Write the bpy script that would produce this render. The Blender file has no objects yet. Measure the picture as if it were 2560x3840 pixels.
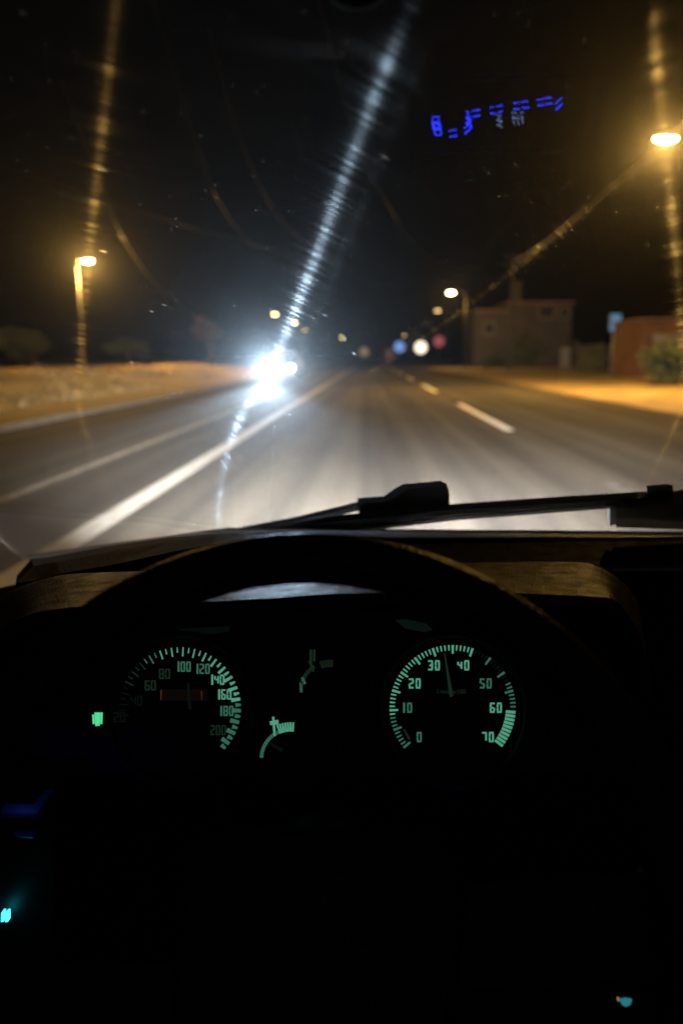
import bpy, math, random
from mathutils import Vector, Matrix, noise
random.seed(7)
R = math.radians
sc = bpy.context.scene

# ------------------------------------------------------------------ camera
EYE = Vector((0, 0, 1.2))
YAW, PITCH, LENS = R(2.17), R(-11.8), 26.0
cam_d = bpy.data.cameras.new('camera'); cam = bpy.data.objects.new('camera', cam_d)
sc.collection.objects.link(cam); sc.camera = cam
cam.location = EYE; cam.rotation_euler = (R(90) + PITCH, 0, YAW)
cam_d.sensor_fit = 'VERTICAL'; cam_d.sensor_height = 36; cam_d.lens = LENS
cam_d.clip_start = 0.02; cam_d.clip_end = 3000
cam_d.dof.use_dof = True; cam_d.dof.focus_distance = 0.62; cam_d.dof.aperture_fstop = 3.9
# ------------------------------------------------------------------ night sky, moon, exposure
world = bpy.data.worlds.new('World'); sc.world = world; world.use_nodes = True
wn = world.node_tree; bgn = wn.nodes['Background']
sky = wn.nodes.new('ShaderNodeTexSky'); sky.sky_type = 'NISHITA'; sky.sun_disc = False
sky.sun_elevation = R(-4); sky.sun_rotation = R(200)
wn.links.new(sky.outputs[0], bgn.inputs[0]); bgn.inputs[1].default_value = 0.012
sun_d = bpy.data.lights.new('moon', 'SUN'); sun_d.energy = 0.004; sun_d.angle = R(0.5); sun_d.color = (0.8, 0.88, 1)
sun = bpy.data.objects.new('moon', sun_d); sc.collection.objects.link(sun); sun.rotation_euler = (R(50), 0, R(200))
vs = sc.view_settings; vs.view_transform = 'Standard'; vs.look = 'None'; vs.exposure = 0; vs.gamma = 1; vs.use_curve_mapping = False
cy = sc.cycles
cy.use_denoising = True; cy.denoiser = 'OPENIMAGEDENOISE'; cy.use_adaptive_sampling = False
cy.max_bounces = 6; cy.transparent_max_bounces = 24; cy.diffuse_bounces = 2; cy.glossy_bounces = 3; cy.transmission_bounces = 4
cy.sample_clamp_indirect = 6; cy.caustics_reflective = False; cy.caustics_refractive = False

# ------------------------------------------------------------------ helpers
FPX = 3840 * LENS / 36
FWD = Vector((-math.sin(YAW) * math.cos(PITCH), math.cos(YAW) * math.cos(PITCH), math.sin(PITCH)))
RGT = Vector((math.cos(YAW), math.sin(YAW), 0)); UPV = RGT.cross(FWD)
def ray(x, y): return (FWD * FPX + RGT * (x - 1280) + UPV * (1920 - y)).normalized()
def at_y(x, y, Y): d = ray(x, y); return EYE + d * (Y / d.y)
def at_z(x, y, z): d = ray(x, y); return EYE + d * ((z - EYE.z) / d.z)
def at_plane(x, y, p, n): d = ray(x, y); return EYE + d * ((p - EYE).dot(n) / d.dot(n))
WL = {}
def wl(o): return WL.get(o.name, Vector((0, 0, 0)))
def mesh(name, vf, mat, parent=None, smooth=False, **props):
    v, f = vf
    me = bpy.data.meshes.new(name)
    off = wl(parent) if parent else Vector((0, 0, 0))
    me.from_pydata([tuple(Vector(p) - off) for p in v], [], f); me.update()
    if smooth:
        for p in me.polygons: p.use_smooth = True
    me.materials.append(mat)
    o = bpy.data.objects.new(name, me); sc.collection.objects.link(o)
    if parent: o.parent = parent; WL[o.name] = off.copy()
    for k, val in props.items(): o[k] = val
    return o
def thing(name, loc, label, category, group=None):
    o = bpy.data.objects.new(name, None); sc.collection.objects.link(o); o.empty_display_size = 0.1
    o.location = loc; WL[o.name] = Vector(loc); o['label'] = label; o['category'] = category
    if group: o['group'] = group
    return o
def join(*vfs):
    V, F = [], []
    for v, f in vfs:
        n = len(V); V += [Vector(p) for p in v]; F += [tuple(i + n for i in q) for q in f]
    return V, F
def box(c, s, M=None, bev=0.0):
    c = Vector(c); hx, hy, hz = s[0] / 2, s[1] / 2, s[2] / 2
    if bev <= 0:
        v = [Vector((x, y, z)) for x in (-hx, hx) for y in (-hy, hy) for z in (-hz, hz)]
        f = [(0, 1, 3, 2), (4, 6, 7, 5), (0, 4, 5, 1), (2, 3, 7, 6), (0, 2, 6, 4), (1, 5, 7, 3)]
    else:
        b = min(bev, hx * .9, hy * .9, hz * .9)
        def ring(z, i):
            return [Vector(p) for p in ((-hx + b, -hy + i, z), (hx - b, -hy + i, z), (hx - i, -hy + b, z), (hx - i, hy - b, z), (hx - b, hy - i, z), (-hx + b, hy - i, z), (-hx + i, hy - b, z), (-hx + i, -hy + b, z))]
        rs = [ring(-hz, b * .7), ring(-hz + b, 0), ring(hz - b, 0), ring(hz, b * .7)]
        return loft([[c + (M @ p if M else p) for p in r] for r in rs])
    return [c + (M @ p if M else p) for p in v], f
def loft(rings, closed=True, caps=True):
    n = len(rings[0]); v = [p for r in rings for p in r]; f = []
    for i in range(len(rings) - 1):
        for j in range(n if closed else n - 1):
            k = (j + 1) % n
            f.append((i * n + j, i * n + k, (i + 1) * n + k, (i + 1) * n + j))
    if caps and closed:
        f.append(tuple(reversed(range(n)))); f.append(tuple(range((len(rings) - 1) * n, len(rings) * n)))
    return v, f
def tube(pts, rad, n=8, caps=True):
    pts = [Vector(p) for p in pts]; rr = rad if isinstance(rad, (list, tuple)) else [rad] * len(pts)
    rings = []; ref = None
    for i, p in enumerate(pts):
        t = (pts[min(i + 1, len(pts) - 1)] - pts[max(i - 1, 0)]).normalized()
        if ref is None: ref = Vector((0, 0, 1)) if abs(t.z) < 0.9 else Vector((1, 0, 0))
        a = (ref - t * ref.dot(t)).normalized(); b = t.cross(a); ref = a
        rings.append([p + (a * math.cos(2 * math.pi * k / n) + b * math.sin(2 * math.pi * k / n)) * rr[i] for k in range(n)])
    return loft(rings, True, caps)
def prism(poly, off):
    poly = [Vector(p) for p in poly]; n = len(poly); off = Vector(off)
    v = poly + [p + off for p in poly]
    f = [tuple(range(n)), tuple(reversed(range(n, 2 * n)))] + [(i, n + i, n + (i + 1) % n, (i + 1) % n) for i in range(n)]
    return v, f
def lathe(c, axis, prof, n=24):
    axis = Vector(axis).normalized(); a = axis.orthogonal().normalized(); b = axis.cross(a); c = Vector(c)
    return loft([[c + axis * h + (a * math.cos(2 * math.pi * k / n) + b * math.sin(2 * math.pi * k / n)) * r for k in range(n)] for r, h in prof])
def grid(P, nu, nv):
    v = [P(i / nu, j / nv) for i in range(nu + 1) for j in range(nv + 1)]
    f = [(i * (nv + 1) + j, (i + 1) * (nv + 1) + j, (i + 1) * (nv + 1) + j + 1, i * (nv + 1) + j + 1) for i in range(nu) for j in range(nv)]
    return v, f
def curve_pts(pts, k=8):
    pts = [Vector(p) for p in pts]; out = []
    P = [pts[0] * 2 - pts[1]] + pts + [pts[-1] * 2 - pts[-2]]
    for i in range(1, len(P) - 2):
        for s in range(k):
            t = s / k; a, b, c, d = P[i - 1], P[i], P[i + 1], P[i + 2]
            out.append(0.5 * ((2 * b) + (c - a) * t + (2 * a - 5 * b + 4 * c - d) * t * t + (3 * b - a - 3 * c + d) * t ** 3))
    out.append(pts[-1]); return out
# ------------------------------------------------------------------ materials
def nt(name):
    m = bpy.data.materials.new(name); m.use_nodes = True
    return m, m.node_tree.nodes, m.node_tree.links
def pbr(name, col, rough=0.6, metal=0.0, var=0.25, scale=8.0, bump=0.0, bscale=60.0, spec=0.5, stretch=(1, 1, 1), detail=6):
    m, N, L = nt(name); b = N['Principled BSDF']
    b.inputs['Roughness'].default_value = rough; b.inputs['Metallic'].default_value = metal; b.inputs['Specular IOR Level'].default_value = spec
    g = N.new('ShaderNodeNewGeometry'); mp = N.new('ShaderNodeMapping'); mp.inputs['Scale'].default_value = stretch
    L.new(g.outputs['Position'], mp.inputs[0])
    t = N.new('ShaderNodeTexNoise'); t.inputs['Scale'].default_value = scale; t.inputs['Detail'].default_value = detail
    L.new(mp.outputs[0], t.inputs[0])
    r = N.new('ShaderNodeValToRGB'); r.color_ramp.elements[0].position = 0.3; r.color_ramp.elements[1].position = 0.7
    r.color_ramp.elements[0].color = tuple(c * (1 - var) for c in col) + (1,)
    r.color_ramp.elements[1].color = tuple(min(1, c * (1 + var)) for c in col) + (1,)
    L.new(t.outputs['Fac'], r.inputs[0]); L.new(r.outputs[0], b.inputs['Base Color'])
    if bump:
        t2 = N.new('ShaderNodeTexNoise'); t2.inputs['Scale'].default_value = bscale; t2.inputs['Detail'].default_value = 4
        L.new(g.outputs['Position'], t2.inputs[0])
        bp = N.new('ShaderNodeBump'); bp.inputs['Strength'].default_value = bump; bp.inputs['Distance'].default_value = 1.0 / bscale
        L.new(t2.outputs['Fac'], bp.inputs['Height']); L.new(bp.outputs[0], b.inputs['Normal'])
    return m
def vinyl(name, col, gloss, rough, bump=0.4, bscale=500.0, scale=60.0, edge=0.0):
    m, N, L = nt(name); N.remove(N['Principled BSDF']); out = N['Material Output']; g = N.new('ShaderNodeNewGeometry')
    t = N.new('ShaderNodeTexNoise'); t.inputs['Scale'].default_value = scale; t.inputs['Detail'].default_value = 5; L.new(g.outputs['Position'], t.inputs[0])
    r = N.new('ShaderNodeValToRGB'); r.color_ramp.elements[0].color = tuple(c * .7 for c in col) + (1,); r.color_ramp.elements[1].color = tuple(c * 1.3 for c in col) + (1,); L.new(t.outputs[0], r.inputs[0])
    t2 = N.new('ShaderNodeTexNoise'); t2.inputs['Scale'].default_value = bscale; t2.inputs['Detail'].default_value = 4; L.new(g.outputs['Position'], t2.inputs[0])
    bp = N.new('ShaderNodeBump'); bp.inputs['Strength'].default_value = bump; bp.inputs['Distance'].default_value = 1 / bscale; L.new(t2.outputs[0], bp.inputs['Height'])
    d = N.new('ShaderNodeBsdfDiffuse'); L.new(r.outputs[0], d.inputs[0]); L.new(bp.outputs[0], d.inputs['Normal'])
    gl = N.new('ShaderNodeBsdfGlossy'); gl.inputs['Roughness'].default_value = rough; L.new(bp.outputs[0], gl.inputs['Normal'])
    w = N.new('ShaderNodeMapRange'); L.new(t.outputs[0], w.inputs[0]); w.inputs[1].default_value = .35; w.inputs[2].default_value = .65; w.inputs[3].default_value = gloss * .5; w.inputs[4].default_value = gloss * 1.5
    mx = N.new('ShaderNodeMixShader'); L.new(w.outputs[0], mx.inputs[0]); L.new(d.outputs[0], mx.inputs[1]); L.new(gl.outputs[0], mx.inputs[2]); L.new(mx.outputs[0], out.inputs['Surface'])
    return m
def glow(name, col, s, sample=False):
    m, N, L = nt(name); b = N['Principled BSDF']
    b.inputs['Base Color'].default_value = (0.02, 0.02, 0.02, 1); b.inputs['Roughness'].default_value = 0.4
    b.inputs['Emission Color'].default_value = tuple(col) + (1,); b.inputs['Emission Strength'].default_value = s
    if not sample: m.cycles.emission_sampling = 'NONE'
    return m
SODIUM = (1.0, 0.55, 0.12)
def light(name, kind, loc, energy, col, parent=None, target=None, size=None, blend=1.0, radius=0.05):
    d = bpy.data.lights.new(name, kind); d.energy = energy; d.color = col; d.shadow_soft_size = radius
    if kind == 'SPOT': d.spot_size = size; d.spot_blend = blend
    o = bpy.data.objects.new(name, d); sc.collection.objects.link(o)
    off = wl(parent) if parent else Vector((0, 0, 0))
    o.location = Vector(loc) - off
    if parent: o.parent = parent
    if target is not None: o.rotation_euler = (Vector(target) - Vector(loc)).to_track_quat('-Z', 'Y').to_euler()
    return o

# road surface: dark asphalt, worn into long streaks along the wheel tracks
def road_material():
    m, N, L = nt('asphalt'); b = N['Principled BSDF']; b.inputs['Specular IOR Level'].default_value = 0.02
    g = N.new('ShaderNodeNewGeometry')
    def tex(sx, sy, sca, det):
        mp = N.new('ShaderNodeMapping'); mp.inputs['Scale'].default_value = (sx, sy, 1); L.new(g.outputs['Position'], mp.inputs[0])
        t = N.new('ShaderNodeTexNoise'); t.inputs['Scale'].default_value = sca; t.inputs['Detail'].default_value = det; L.new(mp.outputs[0], t.inputs[0]); return t
    t1 = tex(1, 0.012, 2.4, 5); t2 = tex(1, 0.25, 1.3, 6); t3 = tex(1, 1, 45, 4)
    a = N.new('ShaderNodeMath'); a.operation = 'MULTIPLY_ADD'; a.inputs[1].default_value = 0.75; L.new(t1.outputs[0], a.inputs[0])
    a2 = N.new('ShaderNodeMath'); a2.operation = 'MULTIPLY'; a2.inputs[1].default_value = 0.25; L.new(t2.outputs[0], a2.inputs[0]); L.new(a2.outputs[0], a.inputs[2])
    r = N.new('ShaderNodeValToRGB'); r.color_ramp.elements[0].position = 0.40; r.color_ramp.elements[1].position = 0.60
    r.color_ramp.elements[0].color = (0.050, 0.047, 0.044, 1); r.color_ramp.elements[1].color = (0.098, 0.090, 0.080, 1)
    L.new(a.outputs[0], r.inputs[0]); L.new(r.outputs[0], b.inputs['Base Color'])
    b.inputs['Roughness'].default_value = 0.9
    bp = N.new('ShaderNodeBump'); bp.inputs['Strength'].default_value = 0.5; bp.inputs['Distance'].default_value = 0.006
    L.new(t3.outputs[0], bp.inputs['Height']); L.new(bp.outputs[0], b.inputs['Normal'])
    return m
def paint_material(name, col, wear):
    m, N, L = nt(name); b = N['Principled BSDF']; b.inputs['Roughness'].default_value = 0.8; b.inputs['Specular IOR Level'].default_value = 0.03
    g = N.new('ShaderNodeNewGeometry'); mp = N.new('ShaderNodeMapping'); mp.inputs['Scale'].default_value = (9, 1.2, 1); L.new(g.outputs['Position'], mp.inputs[0])
    t = N.new('ShaderNodeTexNoise'); t.inputs['Scale'].default_value = 3; t.inputs['Detail'].default_value = 8; L.new(mp.outputs[0], t.inputs[0])
    r = N.new('ShaderNodeValToRGB'); r.color_ramp.elements[0].position = wear - 0.12; r.color_ramp.elements[1].position = wear + 0.12
    r.color_ramp.elements[0].color = tuple(c * 0.35 for c in col) + (1,); r.color_ramp.elements[1].color = tuple(col) + (1,)
    L.new(t.outputs[0], r.inputs[0]); L.new(r.outputs[0], b.inputs['Base Color'])
    return m
M_road = road_material()
M_white = paint_material('white_road_paint', (0.46, 0.45, 0.43), 0.34)
M_worn = paint_material('worn_road_paint', (0.36, 0.35, 0.32), 0.42)
M_faded = paint_material('faded_road_paint', (0.15, 0.145, 0.135), 0.5)
M_dash = paint_material('fresh_road_paint', (0.85, 0.86, 0.88), 0.2)
M_dirt = pbr('dry_roadside_earth', (0.27, 0.19, 0.08), 0.9, var=0.45, scale=0.8, bump=0.6, bscale=12)
M_grassland = pbr('dry_grass_ground', (0.29, 0.205, 0.08), 0.95, var=0.7, scale=0.5, bump=0.8, bscale=6)
M_blade = pbr('dry_grass_blade', (0.30, 0.21, 0.085), 0.8, var=0.4, scale=2)
M_kerb = pbr('kerb_concrete', (0.085, 0.075, 0.06), 0.85, var=0.3, scale=3)
M_steel = pbr('galvanised_steel', (0.32, 0.32, 0.31), 0.45, 0.6, var=0.2, scale=5)
M_pole = pbr('dark_painted_steel', (0.005, 0.005, 0.005), 0.6, 0.0, var=0.2, scale=5)
M_conc = pbr('pole_concrete', (0.04, 0.038, 0.036), 0.85, var=0.25, scale=2, bump=0.3)
M_bark = pbr('bark', (0.09, 0.06, 0.04), 0.9, var=0.4, scale=6, bump=0.6)
M_leaf = pbr('dark_leaf', (0.04, 0.05, 0.02), 0.7, var=0.5, scale=1.5)
M_leaf_rust = pbr('rust_leaf', (0.07, 0.035, 0.02), 0.7, var=0.5, scale=1.5)
M_wire = pbr('cable_sheath', (0.03, 0.03, 0.03), 0.35, 0.3, var=0.2)
M_black = pbr('black_soft_plastic', (0.012, 0.012, 0.013), 0.55, var=0.3, scale=40, bump=0.12, bscale=900)
M_dash_top = vinyl('grained_dashboard_vinyl', (0.02, 0.017, 0.014), 0.014, 0.34, 0.5, 600)
M_dash_flat = vinyl('matt_black_dash_top', (0.010, 0.009, 0.008), 0.002, 0.5)
M_cowl = vinyl('grey_cowl_plastic', (0.045, 0.044, 0.043), 0.003, 0.45, 0.4, 300)
M_leather = vinyl('black_leather', (0.006, 0.006, 0.007), 0.022, 0.30, 0.5, 380, 90)
M_rubber = pbr('wiper_rubber', (0.02, 0.018, 0.017), 0.6, var=0.3, scale=40)
M_face = pbr('dial_black', (0.006, 0.006, 0.006), 0.7, var=0.1)

# ------------------------------------------------------------------ ground, road, markings
def berm_z(x, y):
    # raised, lumpy grassy bank left of the road
    up = min(1, max(0, (-8.2 - x) / 3.6)); dn = min(1, max(0, (-12.5 - x) / 9.0)); b = min(1, max(0, (y - 4) / 8))
    h = .60 + .42 * noise.noise(Vector((x * .05, y * .17, 3))) + .20 * noise.noise(Vector((x * .1, y * .55, 8)))
    h += .10 * noise.noise(Vector((x * .8, y * .8, 5)))
    e = 1 - .8 * min(1, max(0, (y - 52) / 14))
    return up * up * (3 - 2 * up) * (1 - .8 * dn) * b * e * max(.05, h)
G = 1500
ground = mesh('ground', ([(-G, -G, -0.02), (G, -G, -0.02), (G, G, -0.02), (-G, G, -0.02)], [(0, 1, 2, 3)]), M_grassland, kind='structure')
road = mesh('road', grid(lambda u, v: Vector((-6.0 + 12.6 * u, -60 + 900 * v, 0.0)), 4, 60), M_road, kind='structure')
def strip(x0, x1, y0, y1, z=0.004):
    n = max(1, int((y1 - y0) / 12))
    return grid(lambda u, v: Vector((x0 + (x1 - x0) * u, y0 + (y1 - y0) * v, z)), 1, n)
mesh('edge_line', strip(-2.07, -1.87, -20, 400), M_white, road)
mesh('centre_line', strip(-3.20, -3.09, -20, 400), M_worn, road)
mesh('lane_dash', strip(2.26, 2.42, 3.2, 7.3), M_faded, road)
y = 12.5
while y < 200:
    mesh('lane_dash', strip(2.27, 2.43, y, y + 7.3), M_dash, road); y += 14.2
mesh('dirt_shoulder', grid(lambda u, v: Vector((6.6 + 3.2 * u, -60 + 360 * v, 0.012 + 0.03 * noise.noise(Vector((u * 4, v * 120, 1))))), 6, 120), M_dirt, kind='structure')
mesh('dirt_track', strip(9.8, 13.2, -60, 300, 0.005), M_dirt, kind='structure')
mesh('verge', grid(lambda u, v: Vector((13.2 + 60 * u, -40 + 300 * v, 0.02 + 0.35 * u * (0.6 + noise.noise(Vector((u * 9, v * 40, 5)))))), 30, 90), M_grassland, kind='structure')
mesh('kerb', box((-6.1, 120, 0.05), (0.22, 360, 0.14), bev=0.03), M_kerb, kind='structure')
mesh('dirt_path', grid(lambda u, v: Vector((-8.4 + 2.2 * u, -60 + 360 * v, 0.03 + 0.03 * noise.noise(Vector((u * 4, v * 120, 7))))), 5, 120), M_dirt, kind='structure')
mesh('bank', grid(lambda u, v: Vector((-8.2 - 60 * u ** 1.5, -10 + 170 * v, berm_z(-8.2 - 60 * u ** 1.5, -10 + 170 * v) + 0.01)), 60, 150), M_grassland, smooth=True, kind='structure')
V, F = [], []
for i in range(26000):
    x = -8.3 - 26 * random.random() ** 1.4; yy = 10 + 70 * random.random()
    if noise.noise(Vector((x * 0.5, yy * 0.35, 2))) < -0.12: continue
    z = berm_z(x, yy); h = random.uniform(0.08, 0.32) * (1 + noise.noise(Vector((x * .3, yy * .3, 6)))); a = random.uniform(0, 6.28); w = random.uniform(0.015, 0.04)
    lx, ly = random.uniform(-.15, .15), random.uniform(-.15, .15); n = len(V)
    V += [(x - w * math.cos(a), yy - w * math.sin(a), z), (x + w * math.cos(a), yy + w * math.sin(a), z), (x + lx * 1.2, yy + ly, z + h)]; F.append((n, n + 1, n + 2))
mesh('grass', (V, F), M_blade, kind='stuff', label='dry roadside grass growing on the left bank', category='grass')

# ------------------------------------------------------------------ street lamps
M_lens = glow('sodium_lamp_lens', (1.0, 0.72, 0.35), 70)
M_lens_far = glow('far_sodium_lens', (1.0, 0.66, 0.25), 45)
M_lens_dim = glow('dim_sodium_lens', (1.0, 0.62, 0.22), 10)
M_lens_white = glow('far_white_lens', (1.0, 0.88, 0.62), 80)
M_lens_gold = glow('far_yellow_lens', (1.0, 0.85, 0.3), 40)
def street_lamp(pos, side, label, lens=M_lens, energy=0, arm=1.6, group='street lamps along the road'):
    """pos: centre of the lit lens; side: +1 pole stands to the right of the lens, -1 to the left"""
    p = Vector(pos); base = Vector((p.x + side * arm, p.y, 0.0))
    base.z = berm_z(base.x, base.y) if base.x < -8 else 0
    t = thing('street_lamp', base, label, 'street lamp', group)
    top = Vector((base.x, p.y, p.z - 0.3))
    mesh('pole', tube([base, base.lerp(top, 0.5), top], [0.11, 0.085, 0.06], 10), M_pole, t, True)
    mesh('arm', tube(curve_pts([top, top + Vector((-side * arm * .2, 0, .28)), p + Vector((side * .5, 0, .14)), p + Vector((side * .2, 0, .10))], 5), 0.035, 8), M_pole, t, True)
    mesh('base_plate', box(base + Vector((0, 0, .015)), (.42, .42, .03)), M_steel, t)
    hd = []
    for k, (w, z0, z1) in enumerate(((.06, .05, .12), (.15, .02, .17), (.17, .02, .19), (.13, .02, .15), (.05, .04, .10))):
        x = p.x + side * (.42 - .21 * k)
        hd.append([Vector((x, p.y - w, p.z + z0)), Vector((x, p.y + w, p.z + z0)), Vector((x, p.y + w * .7, p.z + z1)), Vector((x, p.y - w * .7, p.z + z1))])
    head = mesh('lamp_head', loft(hd), M_pole, t)
    ln = []
    for k in range(7):
        a = -1 + k / 3.0; w = .15 * math.sqrt(max(0.02, 1 - a * a * .9)); x = p.x + a * .34; d = .10 * math.sqrt(max(0.02, 1 - a * a * .9))
        ln.append([Vector((x, p.y - w, p.z + .018)), Vector((x, p.y - w * .6, p.z - d)), Vector((x, p.y + w * .6, p.z - d)), Vector((x, p.y + w, p.z + .018))])
    mesh('lens', loft(ln), lens, head)
    if energy:
        light('street_lamp_light', 'POINT', p + Vector((0, 0, -.20)), energy, SODIUM, t, radius=0.12)
    return t
street_lamp(at_z(330, 978, 7.5), -1, 'bright sodium street lamp above the grassy bank on the left', energy=26000, arm=.75)
street_lamp(at_z(2494, 520, 8.0), 1, 'large bright sodium street lamp at the right edge of the photo', energy=15000, arm=2.2)
street_lamp(at_z(1690, 1097, 8.0), 1, 'small white-gold street lamp above the far right verge', M_lens_white, energy=3000, arm=1.6)
street_lamp(at_z(1640, 1165, 8.0), 1, 'dim orange street lamp below the white-gold one', M_lens_dim, arm=1.4)
street_lamp(at_z(1030, 1178, 8.0), -1, 'upper left of the two orange lamps above the oncoming headlights', M_lens_far)
street_lamp(at_z(1105, 1210, 8.0), -1, 'right one of the two orange lamps above the oncoming headlights', M_lens_far)
street_lamp(at_z(1142, 1236, 8.0), -1, 'faint small orange lamp right of the headlight streak', M_lens_dim)
street_lamp(at_z(1282, 1267, 8.0), -1, 'yellow far lamp left of the vanishing point', M_lens_gold)
street_lamp(at_z(1515, 1258, 8.0), 1, 'dim amber far lamp above the blue sign', M_lens_dim)

# ------------------------------------------------------------------ far lit signs, and far lights built as enlarged blur discs
def sign_or_blur_disc(px, py, D, w, h, col, s, label, name='sign_or_blur_disc', cat='sign', light_e=0, round_=True):  # round faces are widened to imitate out-of-focus discs of light
    c = at_y(px, py, D); t = thing(name, (c.x, D, 0), label, cat)
    mesh('post', tube([(c.x, D + .15, 0), (c.x, D + .15, c.z + h * .4)], .07, 8), M_steel, t, True)
    mesh('case', lathe((c.x, D + .15, c.z), (0, -1, 0), [(w * .5, 0), (w * .54, .04), (w * .54, .18), (w * .5, .19)], 28) if round_ else box((c.x, D + .06, c.z), (w + .12, .18, h + .12), bev=.03), M_pole, t)
    mesh('lit_face', lathe((c.x, D - .04, c.z), (0, -1, 0), [(w * .5, 0), (w * .49, .02), (w * .3, .05), (.01, .06)], 28) if round_ else box((c.x, D - .045, c.z), (w, .03, h), bev=.012), glow(name + '_glow_%d' % px, col, s), t)
    if light_e: light(name + '_light', 'POINT', (c.x, D - 1, c.z), light_e, col, t, radius=.3)
sign_or_blur_disc(1497, 1300, 190, 2.6, 2.6, (0.16, 0.36, 0.85), 1.0, 'blue lit sign swollen to a blur disc near the end of the road')
sign_or_blur_disc(1577, 1303, 190, 2.9, 2.9, (1.0, 0.86, 0.66), 2.2, 'bright warm white far light as an enlarged blur disc right of the blue one')
sign_or_blur_disc(1645, 1280, 190, 2.6, 2.6, (0.85, 0.16, 0.19), .42, 'rose red lit sign swollen to a blur disc right of the white one')
sign_or_blur_disc(1460, 1326, 190, 2.6, 2.6, (0.5, 0.14, 0.08), .12, 'dim dark red far light as an enlarged blur disc left of the blue one')
sign_or_blur_disc(1365, 1319, 190, 2.4, 2.4, (0.6, 0.42, 0.2), .30, 'dull tan far lamp as an enlarged blur disc at the end of the road')
sign_or_blur_disc(2305, 1210, 52, .7, 1.1, (0.10, 0.26, 0.42), .8, 'pale blue lit sign by the right verge', round_=False)

# ------------------------------------------------------------------ utility poles and cables
def utility_pole(x, y, h, label):
    t = thing('utility_pole', (x, y, 0), label, 'utility pole', 'utility poles')
    mesh('pole', tube([(x, y, 0), (x, y, h * .5), (x, y, h)], [.17, .14, .10], 10), M_conc, t, True)
    for dz in (.35, 1.1):
        arm = mesh('crossarm', box((x, y - .16, h - dz), (1.9, .1, .1), bev=.015), M_conc, t)
        for k in (-.85, -.45, .45, .85):
            mesh('insulator', lathe((x + k, y - .16, h - dz + .05), (0, 0, 1), [(.03, 0), (.05, .03), (.03, .06), (.05, .09), (.02, .13)], 8), M_kerb, arm, True)
pr = at_y(1908, 1341, 75); utility_pole(pr.x, 75, 11.0, 'utility pole rising behind the dark house on the right')
pl = at_y(1190, 1341, 95); utility_pole(pl.x - 2.2, 95, 12.6, 'utility pole behind the oncoming headlights')
pq = at_y(800, 1341, 100); utility_pole(pq.x, 100, 5.6, 'short utility pole beyond the left bank')
M_wire_pale = pbr('pale_cable_sheath', (0.4, 0.38, 0.34), 0.4, 0.0, var=0.3)
def cable(pts, label, r=0.03, mat=M_wire):
    p3 = [at_y(*p) for p in pts]
    o = mesh('overhead_cable', tube(curve_pts(p3, 6), [r * min(1.5, p.y / 36) for p in curve_pts(p3, 6)], 6), mat, smooth=True, label=label, category='cable', group='overhead cables')
cable([(230, 300, 60), (330, 560, 58), (400, 750, 55), (450, 870, 54), (530, 1000, 56), (600, 1080, 60), (700, 1165, 72), (800, 1222, 100)], 'overhead cable sagging beside the left street lamp', .026)
cable([(560, -60, 60), (680, 350, 58), (770, 640, 55), (810, 735, 54), (900, 870, 56), (1000, 940, 62), (1190, 1000, 95)], 'overhead cable curving down towards the headlight streak', .030)
cable([(-60, 600, 80), (300, 720, 75), (700, 850, 74), (900, 900, 78), (1160, 985, 95)], 'faint overhead cable crossing from the left edge', .026)
cable([(780, 100, 62), (900, 520, 60), (1000, 745, 58), (1060, 830, 60), (1130, 905, 66), (1200, 970, 95)], 'short overhead cable left of the headlight streak', .026)
cable([(1180, -60, 60), (1340, 540, 58), (1480, 810, 56), (1540, 905, 58), (1700, 1010, 64), (1890, 985, 75)], 'overhead cable to the right of the headlight streak', .024)
cable([(2700, 330, 24), (2478, 540, 28), (2300, 690, 33), (2170, 800, 42), (2050, 905, 56), (1915, 990, 75)], 'cable traced on the glare streak running down from the right street lamp', .03)  # cable laid along a glare streak of the lamp on the glass

# ------------------------------------------------------------------ trees and bushes
def foliage(c, rx, rz, n, size, seed):
    rnd = random.Random(seed); V, F = [], []
    lobes = [(Vector((rnd.uniform(-.6, .6) * rx, rnd.uniform(-.6, .6) * rx, rnd.uniform(-.6, .6) * rz)), rnd.uniform(.35, .6)) for _ in range(9)]
    for i in range(n):
        lc, lr = rnd.choice(lobes)
        d = Vector((rnd.gauss(0, 1), rnd.gauss(0, 1), rnd.gauss(0, 1))).normalized() * rnd.uniform(.55, 1.05) * lr
        p = Vector(c) + lc + Vector((d.x * rx, d.y * rx, d.z * rz))
        a = Vector((rnd.gauss(0, 1), rnd.gauss(0, 1), rnd.gauss(0, 1))).normalized(); b = a.orthogonal().normalized()
        s = size * rnd.uniform(.6, 1.3); k = len(V)
        V += [p - a * s, p + b * s * .45, p + a * s, p - b * s * .45]; F.append((k, k + 1, k + 2, k + 3))
    return V, F
def tree(x, y, h, rx, rz, label, leaf, seed, n=2600, group='trees beyond the left bank'):
    z0 = berm_z(x, y) if x < -8 else 0
    t = thing('tree', (x, y, z0), label, 'tree', group); rnd = random.Random(seed)
    c = Vector((x, y, z0 + h - rz)); vf = [tube(curve_pts([(x, y, z0), (x + .1, y, z0 + h * .25), (x - .05, y, c.z - rz * .3), (x, y, c.z + rz * .4)], 4), [.16 - .006 * i for i in range(13)], 8)]
    for k in range(6):
        a = k * 1.05 + rnd.random(); s = Vector((x, y, c.z - rz * rnd.uniform(.2, .9)))
        vf.append(tube([s, s + Vector((math.cos(a) * rx * .4, math.sin(a) * rx * .4, rz * .35)), s + Vector((math.cos(a) * rx * .75, math.sin(a) * rx * .75, rz * .6))], [.07, .05, .02], 6))
    mesh('trunk', join(*vf), M_bark, t, True)
    mesh('crown', foliage(c, rx, rz, n, .17, seed), leaf, t)
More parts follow.
